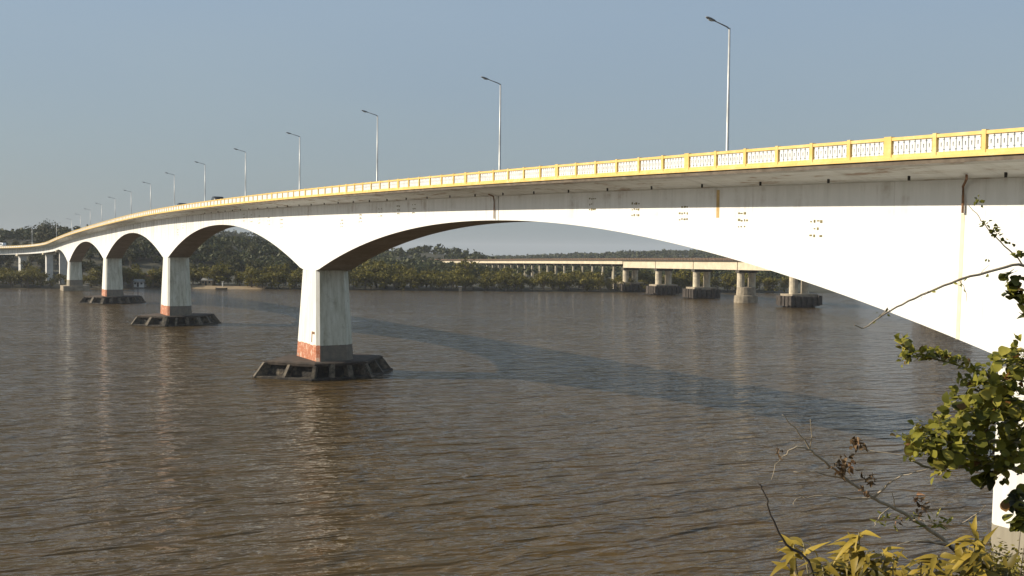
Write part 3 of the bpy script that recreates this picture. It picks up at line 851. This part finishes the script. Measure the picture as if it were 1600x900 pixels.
# ------------------------------------------------------------------ small things on the far shore
def house(name, x, y, Y, wd, dp, hh, wall, roof, label, rz=0):
    p = at(x, y, Y); zg = float(land(p.x, p.y)); r = empty(name, (p.x, p.y, zg), rz)
    g = MB(); g.box((0, 0, hh / 2 - .2), (wd, dp, hh + .4)); child('wall', g.mesh('wall', [wall]), r)
    g = MB(); e = .4; rh = wd * .22
    g.prism([[(xx, -dp / 2 - e, hh + .2), (xx, dp / 2 + e, hh + .2), (xx, 0, hh + .2 + rh)] for xx in (-wd / 2 - e, wd / 2 + e)]); child('roof', g.mesh('roof', [roof]), r)
    g = MB(); g.box((-wd * .1, -dp / 2 - .02, 1.0), (.9, .08, 2.0)); child('door', g.mesh('door', [M['dark_void']]), r)
    for xx in (-wd * .36, wd * .25):
        g = MB(); g.box((xx, -dp / 2 - .02, 1.55), (.9, .08, .9)); child('window', g.mesh('window', [M['dark_void']]), r)
    tag(r, label, 'house'); return r
house('riverside_house', 239, 441, 446, 6.5, 5, 3.0, M['hut_wall'], M['roof_tile'], 'tan riverside house with tiled roof beside the second river pier', .2)
house('white_shed', 219, 445, 437, 4.5, 4, 2.2, M['hut_white'], M['roof_sheet'], 'low white shed at the water edge left of the tan house', .1)
house('beach_hut', 326, 447, 449, 5.0, 4, 2.2, M['hut_wall'], M['roof_sheet'], 'small open fronted hut behind the sandy beach', -.1)
house('white_hillside_house', 320, 424, 520, 4.2, 4, 3.0, M['hut_white'], M['roof_tile'], 'small white house half hidden in trees above the beach hut', .1)
p = at(348, 447, 441); r = empty('marker_post', (p.x, p.y, float(land(p.x, p.y))))
g = MB(); g.tube([(0, 0, -.3), (0, 0, 2.6)], .28, 8); child('post', g.mesh('post', [M['hut_white']]), r)
g = MB(); g.box((0, 0, 2.75), (.9, .7, .3)); child('post_cap', g.mesh('post_cap', [M['hut_white']]), r); tag(r, 'white concrete post standing on the sandy beach', 'post')
p = at(719, 453, 437); r = empty('river_marker', (p.x, p.y, float(land(p.x, p.y))))
g = MB(); g.box((0, 0, 1.0), (1.3, 1.0, 2.4)); child('block', g.mesh('block', [M['old_pale_cap']]), r)
g = MB(); g.box((0, 0, 2.3), (1.6, 1.3, .25)); child('block_cap', g.mesh('block_cap', [M['hut_white']]), r); tag(r, 'pale concrete block at the water edge below the start of the old approach', 'marker')
p = at(346, 455.5, 430.5); r = empty('rowing_boat', (p.x, p.y, 0), .15)
g = MB(); rings = []
for x, wd, z in ((-2.6, .1, .75), (-1.8, .6, .55), (0, .8, .5), (1.8, .6, .55), (2.6, .1, .8)):
    rings.append([(x, -wd, z), (x, -wd * .7, -.15), (x, wd * .7, -.15), (x, wd, z), (x, wd * .8, z - .08), (x, wd * .5, .02), (x, -wd * .5, .02), (x, -wd * .8, z - .08)])
g.prism(rings); child('hull', g.mesh('hull', [M['boat_wood']]), r)
g = MB()
g.box((-.8, 0, .38), (.25, 1.2, .05)); g.box((.8, 0, .38), (.25, 1.2, .05)); child('thwart', g.mesh('thwart', [M['bark']]), r)
tag(r, 'small dark wooden boat drawn up at the sandy beach', 'boat')

# ------------------------------------------------------------------ foreground plants
def leaf(mb, p, d, up, L, Wd, tint, curl=.25, fold=.25, shape='oval', mi=0):
    d = d.normalized(); sd = d.cross(up)
    if sd.length < 1e-4: sd = d.cross(Vector((1, 0, 0)))
    sd.normalize(); nn = sd.cross(d).normalized()
    n = 5
    prof = {'oval': (.0, .75, 1.0, .85, .5, .0), 'round': (.12, .85, 1.0, .95, .65, .0), 'long': (.05, .6, 1.0, .85, .45, .0)}[shape]
    mid = []; lf = []; rt = []
    for i in range(n + 1):
        t_ = i / n; q = p + d * (L * t_) - nn * (curl * L * t_ * t_)
        wv = prof[i] * Wd / 2; lift = nn * (fold * wv)
        mid.append(q); lf.append(q + sd * wv + lift); rt.append(q - sd * wv + lift)
    b = len(mb.v)
    for i in range(n + 1): mb.v += [tuple(mid[i]), tuple(lf[i]), tuple(rt[i])]
    for i in range(n):
        a = b + i * 3
        for f in ((a, a + 3, a + 4, a + 1), (a, a + 2, a + 5, a + 3)):
            mb.f.append(f); mb.m.append(mi); mb.t.append(tint); mb.fuv.append([(0, 0)] * 4)
def rv(a=1): return Vector((random.uniform(-a, a), random.uniform(-a, a), random.uniform(-a, a)))
def path(pts, Y0, Y1=None, jit=.0):
    Y1 = Y0 if Y1 is None else Y1; n = len(pts)
    return [at(x, y, Y0 + (Y1 - Y0) * i / (n - 1)) + rv(jit) for i, (x, y) in enumerate(pts)]
def refine(pts, k=3, j=.006):
    out = []
    for i in range(len(pts) - 1):
        p0 = pts[max(i - 1, 0)]; p1, p2 = pts[i], pts[i + 1]; p3 = pts[min(i + 2, len(pts) - 1)]
        for q in range(k):
            t_ = q / k
            out.append(.5 * ((2 * p1) + (p2 - p0) * t_ + (2 * p0 - 5 * p1 + 4 * p2 - p3) * t_ ** 2 + (3 * p1 - p0 - 3 * p2 + p3) * t_ ** 3) + rv(j))
    out.append(pts[-1]); return out
def stem(mb, pts, r0_, r1_, k=3, n=6, j=.005):
    q = refine(pts, k, j); L = len(q)
    mb.tube(q, [r0_ + (r1_ - r0_) * i / (L - 1) for i in range(L)], n); return q

# round leaved shrub on the right
root = Vector((3.9, 6.2, float(near_z(3.9, 6.2)) - .1))
shrub = empty('round_leaved_shrub', tuple(root)); tag(shrub, 'leafy green shrub with round leaves reaching in from the right edge', 'shrub')
def ppart(mb, name, mats, parent, smooth=True):
    o = link(name, mb.mesh(name, [mats], smooth)); o.parent = parent; o.matrix_parent_inverse = Matrix.Translation(-parent.location); return o
st = MB(); lf = MB(); YS = 6.0
base = at(1690, 760, 6.2)
stem(st, [root, root.lerp(base, .5) + Vector((.1, 0, 0)), base], .05, .035)
limbs = []
def limb(pts, Y0, Y1, r0_, r1_, mbx=st): q = stem(mbx, path(pts, Y0, Y1), r0_, r1_); limbs.append(q); return q
base_px = (1690, 760)
limb([base_px, (1640, 690), (1590, 640), (1555, 600), (1535, 575)], 6.2, 6.1, .03, .008)
limb([base_px, (1620, 740), (1560, 728), (1500, 728), (1455, 731), (1425, 720)], 6.2, 5.8, .022, .006)
limb([base_px, (1630, 700), (1570, 690), (1510, 690), (1455, 690)], 6.2, 5.9, .022, .006)
limb([base_px, (1640, 680), (1600, 650), (1540, 640), (1490, 640)], 6.2, 6.2, .02, .005)
limb([base_px, (1660, 620), (1620, 560), (1590, 545), (1570, 550)], 6.2, 6.3, .025, .006)
br = limb([(1620, 600), (1570, 590), (1530, 580), (1480, 566), (1440, 557), (1405, 558)], 6.2, 6.1, .010, .004)
limb([(1440, 557), (1420, 545), (1408, 522)], 6.1, 6.1, .005, .002)
limb([base_px, (1640, 790), (1600, 800), (1575, 785)], 6.2, 6.0, .016, .004)
limb([base_px, (1670, 560), (1650, 470), (1610, 440), (1580, 432)], 6.2, 6.2, .025, .008)
def clump(cx, cy, r, n, Y=6.0, size=.056, shape='round', bias=.45, dy=.22, asp=.95):
    for k in range(n):
        a = random.uniform(0, 6.28); q = math.sqrt(random.random())
        x, y = cx + r * q * math.cos(a), cy + r * q * math.sin(a)
        p = at(x, y, Y + random.uniform(-dy, dy))
        d_ = (Vector((-.55, -.45, .25)) + rv(.9)); up = Vector((-.45, -.35, .8)) + rv(.55)
        L = size * random.uniform(.5, 1.5)
        leaf(lf, p - d_.normalized() * L * .5, d_, up, L, L * asp * random.uniform(.8, 1.05), min(1, max(0, random.gauss(bias + .06, .24))), random.uniform(.05, .35), random.uniform(.05, .4), shape)
for cx, cy, r, n in ((1575, 585, 38, 70), (1600, 610, 40, 60), (1545, 622, 34, 62), (1500, 640, 28, 45), (1560, 660, 45, 90), (1510, 685, 40, 85), (1470, 690, 30, 60),
                     (1440, 692, 22, 34), (1600, 680, 40, 70), (1560, 705, 34, 55), (1500, 712, 24, 36), (1595, 640, 30, 45), (1432, 700, 14, 16), (1538, 590, 18, 20), (1590, 720, 22, 36), (1555, 560, 16, 14), (1595, 565, 22, 28), (1520, 660, 30, 40), (1470, 715, 14, 14)):
    clump(cx, cy, r * 1.06, int(n * 1.0))
for (x, y) in ((1410, 528), (1415, 540), (1420, 552), (1432, 552), (1448, 552), (1462, 553), (1475, 557), (1488, 560), (1500, 566), (1512, 575), (1520, 590), (1412, 562), (1530, 580)):
    clump(x, y, 11, 13, 6.1, .055, 'oval', .55, .05, .55)
for (x, y, b) in ((1572, 430, .1), (1585, 440, .15), (1580, 456, .05), (1592, 450, .75), (1596, 470, .1), (1600, 490, .3)):
    clump(x, y, 10, 8, 6.2, .07, 'round', b, .06)
for (x, y, b) in ((1543, 752, .1), (1536, 745, .2), (1580, 790, .1), (1592, 775, .15), (1585, 810, .2), (1600, 795, .3), (1598, 820, .2)):
    clump(x, y, 11, 9, 6.0, .07, 'round', b, .06)
for k in range(70):          # loose sprigs breaking the outline
    x0_, y0_ = random.choice(((1500, 640), (1470, 680), (1440, 690), (1560, 600), (1590, 570), (1520, 610), (1490, 715), (1545, 715), (1580, 720)))
    a = random.uniform(0, 6.28); r_ = random.uniform(22, 44)
    p0_ = at(x0_, y0_, 6.05); p1_ = at(x0_ + r_ * math.cos(a), y0_ + r_ * math.sin(a), 6.0 + random.uniform(-.15, .15))
    stem(st, [p0_, p0_.lerp(p1_, .6) + rv(.02), p1_], .003, .0012, 2, 4)
    for q in range(6):
        pp = p0_.lerp(p1_, .5 + .1 * q) + rv(.02)
        leaf(lf, pp, (p1_ - p0_) + rv(.12), Vector((-.45, -.35, .8)) + rv(.5), random.uniform(.035, .06), random.uniform(.025, .05), min(1, max(0, random.gauss(.6, .2))), .2, .3, random.choice(('oval', 'round')))
ppart(st, 'branches', M['twig_green'], shrub); ppart(lf, 'leaves', M['round_leaf'], shrub)

# bare arching twig and vine in front of the white web
tw = empty('bare_vine', tuple(root + Vector((.25, .3, 0)))); tag(tw, 'thin bare vine stretching across the white girder with few tiny leaves', 'vine')
st = MB(); lf = MB()
q1 = stem(st, path([(1680, 520), (1640, 440), (1600, 414), (1560, 421), (1500, 437), (1450, 456), (1410, 475), (1375, 495), (1350, 512), (1335, 508)], 6.4, 5.9), .012, .003, 4)
stem(st, [tw.location.copy(), q1[0].lerp(tw.location, .5), q1[0]], .014, .012)
stem(st, path([(1375, 495), (1385, 482), (1392, 488)], 6), .003, .001)
stem(st, path([(1500, 437), (1508, 452), (1511, 472)], 6.1), .0025, .001); stem(st, path([(1532, 428), (1546, 414)], 6.1), .002, .001)
stem(st, path([(1450, 456), (1442, 462), (1436, 470)], 6.05), .003, .001)
q2 = stem(st, path([(1620, 440), (1598, 412), (1570, 385), (1545, 360), (1530, 340), (1512, 318)], 6.4, 6.2), .006, .0015, 4)
for x, y in ((1375, 492), (1383, 488), (1370, 500), (1366, 490), (1498, 443), (1503, 448), (1540, 411), (1545, 430), (1462, 454), (1508, 437)):
    for k in range(2): leaf(lf, at(x, y, 6.05) + rv(.015), rv(), rv() + Vector((-.5, -.5, .6)), random.uniform(.02, .04), .014, random.uniform(.2, .7), .2, .3)
for x, y, n in ((1540, 347, 9), (1555, 362, 13), (1560, 358, 5), (1567, 372, 4), (1577, 377, 5), (1588, 396, 10), (1596, 398, 8), (1525, 312, 5), (1534, 316, 4)):
    for k in range(n): leaf(lf, at(x + random.uniform(-6, 6), y + random.uniform(-5, 5), 6.2), rv(), rv() + Vector((-.5, -.5, .6)), random.uniform(.02, .045), random.uniform(.014, .03), random.uniform(.1, .6), .2, .3)
ppart(st, 'stem', M['twig_grey'], tw); ppart(lf, 'leaves', M['round_leaf'], tw)

# half bare bush with dried leaf clusters
rb = at(1560, 930, 5.2); rb.z = float(near_z(rb.x, rb.y)) - .1
dry = empty('half_bare_bush', tuple(rb)); tag(dry, 'half bare bush of thin grey twigs with curled brown dead leaves', 'bush')
st = MB(); lf = MB()
main = [(1530, 900), (1480, 850), (1440, 820), (1390, 790), (1362, 777), (1320, 745), (1290, 722), (1268, 705), (1245, 699), (1225, 712)]
mp = path(main, 5.2, 5.0)
stem(st, [rb, rb.lerp(mp[0], .5) + Vector((.05, 0, .05))] + mp, .016, .0035, 4)
for pts, r_ in (([(1268, 705), (1250, 680), (1236, 662), (1222, 648)], .004), ([(1266, 703), (1268, 682), (1266, 655)], .0022), ([(1362, 777), (1330, 779), (1300, 775), (1262, 777), (1243, 771)], .0055),
                ([(1255, 777), (1243, 781), (1240, 788)], .0025), ([(1322, 748), (1300, 744), (1275, 738), (1240, 737)], .005), ([(1365, 777), (1383, 762), (1395, 750), (1420, 741), (1455, 731)], .006),
                ([(1480, 850), (1450, 846), (1425, 846), (1402, 852)], .005), ([(1500, 868), (1540, 862), (1580, 870)], .004), ([(1400, 797), (1396, 780), (1394, 770)], .002),
                ([(1420, 812), (1450, 815), (1490, 822)], .003), ([(1390, 792), (1370, 812), (1366, 822)], .003), ([(1225, 712), (1212, 726), (1205, 750)], .0015), ([(1200, 697), (1180, 694)], .0015),
                ([(1500, 820), (1530, 800), (1540, 790)], .0025), ([(1335, 700), (1370, 705), (1420, 712)], .002)):
    stem(st, path(pts, 5.1, 5.0), r_ * 1.25, .0018, 3)
st2 = MB()
lb = at(1290, 925, 4.6); lb.z = float(near_z(lb.x, lb.y)) - .1
stem(st2, [lb, lb.lerp(at(1270, 898, 4.6), .6)] + path([(1270, 898), (1230, 850), (1208, 815), (1198, 782), (1188, 758)], 4.6), .010, .003, 4)
stem(st2, path([(1190, 762), (1185, 755), (1189, 757)], 4.6), .003, .001)
stem(st2, path([(1528, 900), (1492, 862), (1478, 851), (1430, 846)], 5.15), .011, .003, 4)
def dead(cx, cy, r, n, Y=5.05, s=.06, b=.45):
    for k in range(int(n * 1.4)):
        p = at(cx + random.gauss(0, r * .55), cy + random.gauss(0, r * .55), Y + random.uniform(-.05, .05))
        d_ = Vector((random.uniform(-.6, .6), random.uniform(-.5, .5), random.uniform(-1, .4)))
        leaf(lf, p, d_, rv() + Vector((-.5, -.5, .3)), s * random.uniform(.4, .85), s * random.uniform(.15, .4), min(1, max(0, random.gauss(b, .25))), random.uniform(.3, .9), random.uniform(.4, 1.2))
dead(1321, 728, 12, 24); dead(1312, 735, 8, 8); dead(1335, 690, 9, 9, b=.4); dead(1345, 698, 6, 5); dead(1356, 745, 6, 6, b=.1); dead(1362, 752, 5, 4, b=.1)
dead(1217, 706, 6, 5, s=.04); dead(1436, 778, 7, 6, b=.95); dead(1440, 790, 8, 7, b=.3); dead(1352, 770, 9, 8, s=.045, b=.7); dead(1405, 814, 6, 5, s=.04); dead(1300, 728, 4, 3, s=.04)
ppart(st, 'twigs', M['twig_grey'], dry); ppart(st2, 'dark_stems', M['twig_dark'], dry); ppart(lf, 'dead_leaves', M['dry_leaf'], dry)
g = MB()
for cx, cy in ((1465, 812), (1475, 818), (1458, 820), (1388, 812), (1378, 816), (1425, 806)):
    for k in range(8): leaf(g, at(cx + random.uniform(-10, 10), cy + random.uniform(-8, 8), 5.1), rv() + Vector((0, 0, .4)), rv() + Vector((-.4, -.5, .6)), random.uniform(.03, .06), .012, random.uniform(.2, .7), .2, .3, 'long')
ppart(g, 'green_leaflets', M['round_leaf'], dry)

# yellow green bush along the bottom edge
yb = at(1400, 960, 4.9); yb.z = float(near_z(yb.x, yb.y)) - .1
yel = empty('yellow_leaved_bush', tuple(yb)); tag(yel, 'yellow green bush with long drooping leaves along the bottom right', 'bush')
st = MB(); lf = MB()
def head(cx, cy, n, Y=4.9, L=.12, tint=.6, spread=9, lean=(-.75, -.2, .15)):
    tip = at(cx, cy, Y); b0 = yb + Vector(((tip.x - yb.x) * .6, (tip.y - yb.y) * .5 + random.uniform(-.1, .1), .15))
    mid = b0.lerp(tip, .55) + rv(.05)
    q = stem(st, [yb + rv(.05), b0, mid, tip], .007, .003, 3)
    for k in range(n):
        a = k * 2.4 + random.uniform(-.6, .6); el = random.uniform(-.5, 1.0)
        d_ = Vector((math.cos(a) * math.cos(el), math.sin(a) * math.cos(el), math.sin(el))) + Vector(lean)
        p = tip - Vector((0, 0, 1)) * (k / n) * .14 + rv(.008 * spread / 4)
        leaf(lf, p, d_, Vector((-.35, -.3, .85)) + rv(.25), L * random.uniform(.7, 1.25), L * random.uniform(.26, .40), min(1, max(0, random.gauss(tint - (k / n) * .35, .2))), random.uniform(.4, 1.2), random.uniform(.25, .6), 'long')
for cx, cy, n, ti in ((1240, 852, 8, .75), (1255, 848, 5, .8), (1342, 832, 9, .7), (1330, 850, 10, .65), (1320, 868, 9, .5), (1355, 862, 10, .5), (1300, 878, 8, .4), (1285, 884, 8, .35),
                      (1380, 862, 9, .6), (1395, 868, 10, .6), (1410, 885, 10, .6), (1440, 878, 9, .6), (1430, 895, 9, .65), (1465, 868, 9, .6), (1480, 880, 10, .55), (1455, 892, 10, .5),
                      (1525, 836, 10, .75), (1515, 852, 9, .6), (1540, 858, 9, .5), (1530, 872, 10, .5), (1505, 885, 10, .5), (1550, 885, 9, .35), (1575, 895, 8, .25), (1345, 888, 9, .4), (1375, 895, 9, .45),
                      (1490, 900, 9, .45), (1310, 898, 8, .35), (1530, 900, 9, .35), (1420, 905, 9, .5), (1270, 905, 6, .35)):
    head(cx, cy, n + 3, 4.9 + random.uniform(-.3, .3), random.uniform(.09, .135), ti)
ppart(st, 'stems', M['twig_green'], yel); ppart(lf, 'leaves', M['yellow_leaf'], yel)

# scrub on the bank by the near pier
for bx_, by_, hh, lab in ((21.3, 40.2, 5.0, 'tall scrubby bush hiding the foot of the white pier at the right edge'), (19.9, 38.6, 3.6, 'lower grey green scrub just left of the right edge pier')):
    zg = float(near_z(bx_, by_))
    g = MB(); crown(g, 0, 0, hh * .5, hh * .42, hh * .5, 1500, .2, 12)
    r = empty('bank_scrub', (bx_, by_, zg)); child('foliage', g.mesh('foliage', [M['mangrove_leaf']]), r)
    g = MB()
    for k in range(7):
        a = k * .9; g.tube([(0, 0, -.2), (math.cos(a) * hh * .15, math.sin(a) * hh * .15, hh * .5), (math.cos(a) * hh * .32, math.sin(a) * hh * .32, hh * 1.02)], [.05, .03, .012], 5)
    child('stems', g.mesh('stems', [M['bark']]), r); tag(r, lab, 'bush')

# ------------------------------------------------------------------ haze
g = MB(); g.box8([(-5100, -100, -4), (5100, -100, -4), (5100, 5600, -4), (-5100, 5600, -4), (-5100, -100, 75), (5100, -100, 75), (5100, 5600, 75), (-5100, 5600, 75)])
hm = bpy.data.materials.new('haze_air'); hm.use_nodes = True; nd = hm.node_tree.nodes
nd.remove(nd['Principled BSDF']); pv = nd.new('ShaderNodeVolumePrincipled')
pv.inputs['Color'].default_value = (.86, .91, 1, 1); pv.inputs['Density'].default_value = .0001; pv.inputs['Anisotropy'].default_value = 0
hm.node_tree.links.new(pv.outputs[0], nd['Material Output'].inputs['Volume'])
tag(g.build('haze', hm), kind='stuff')
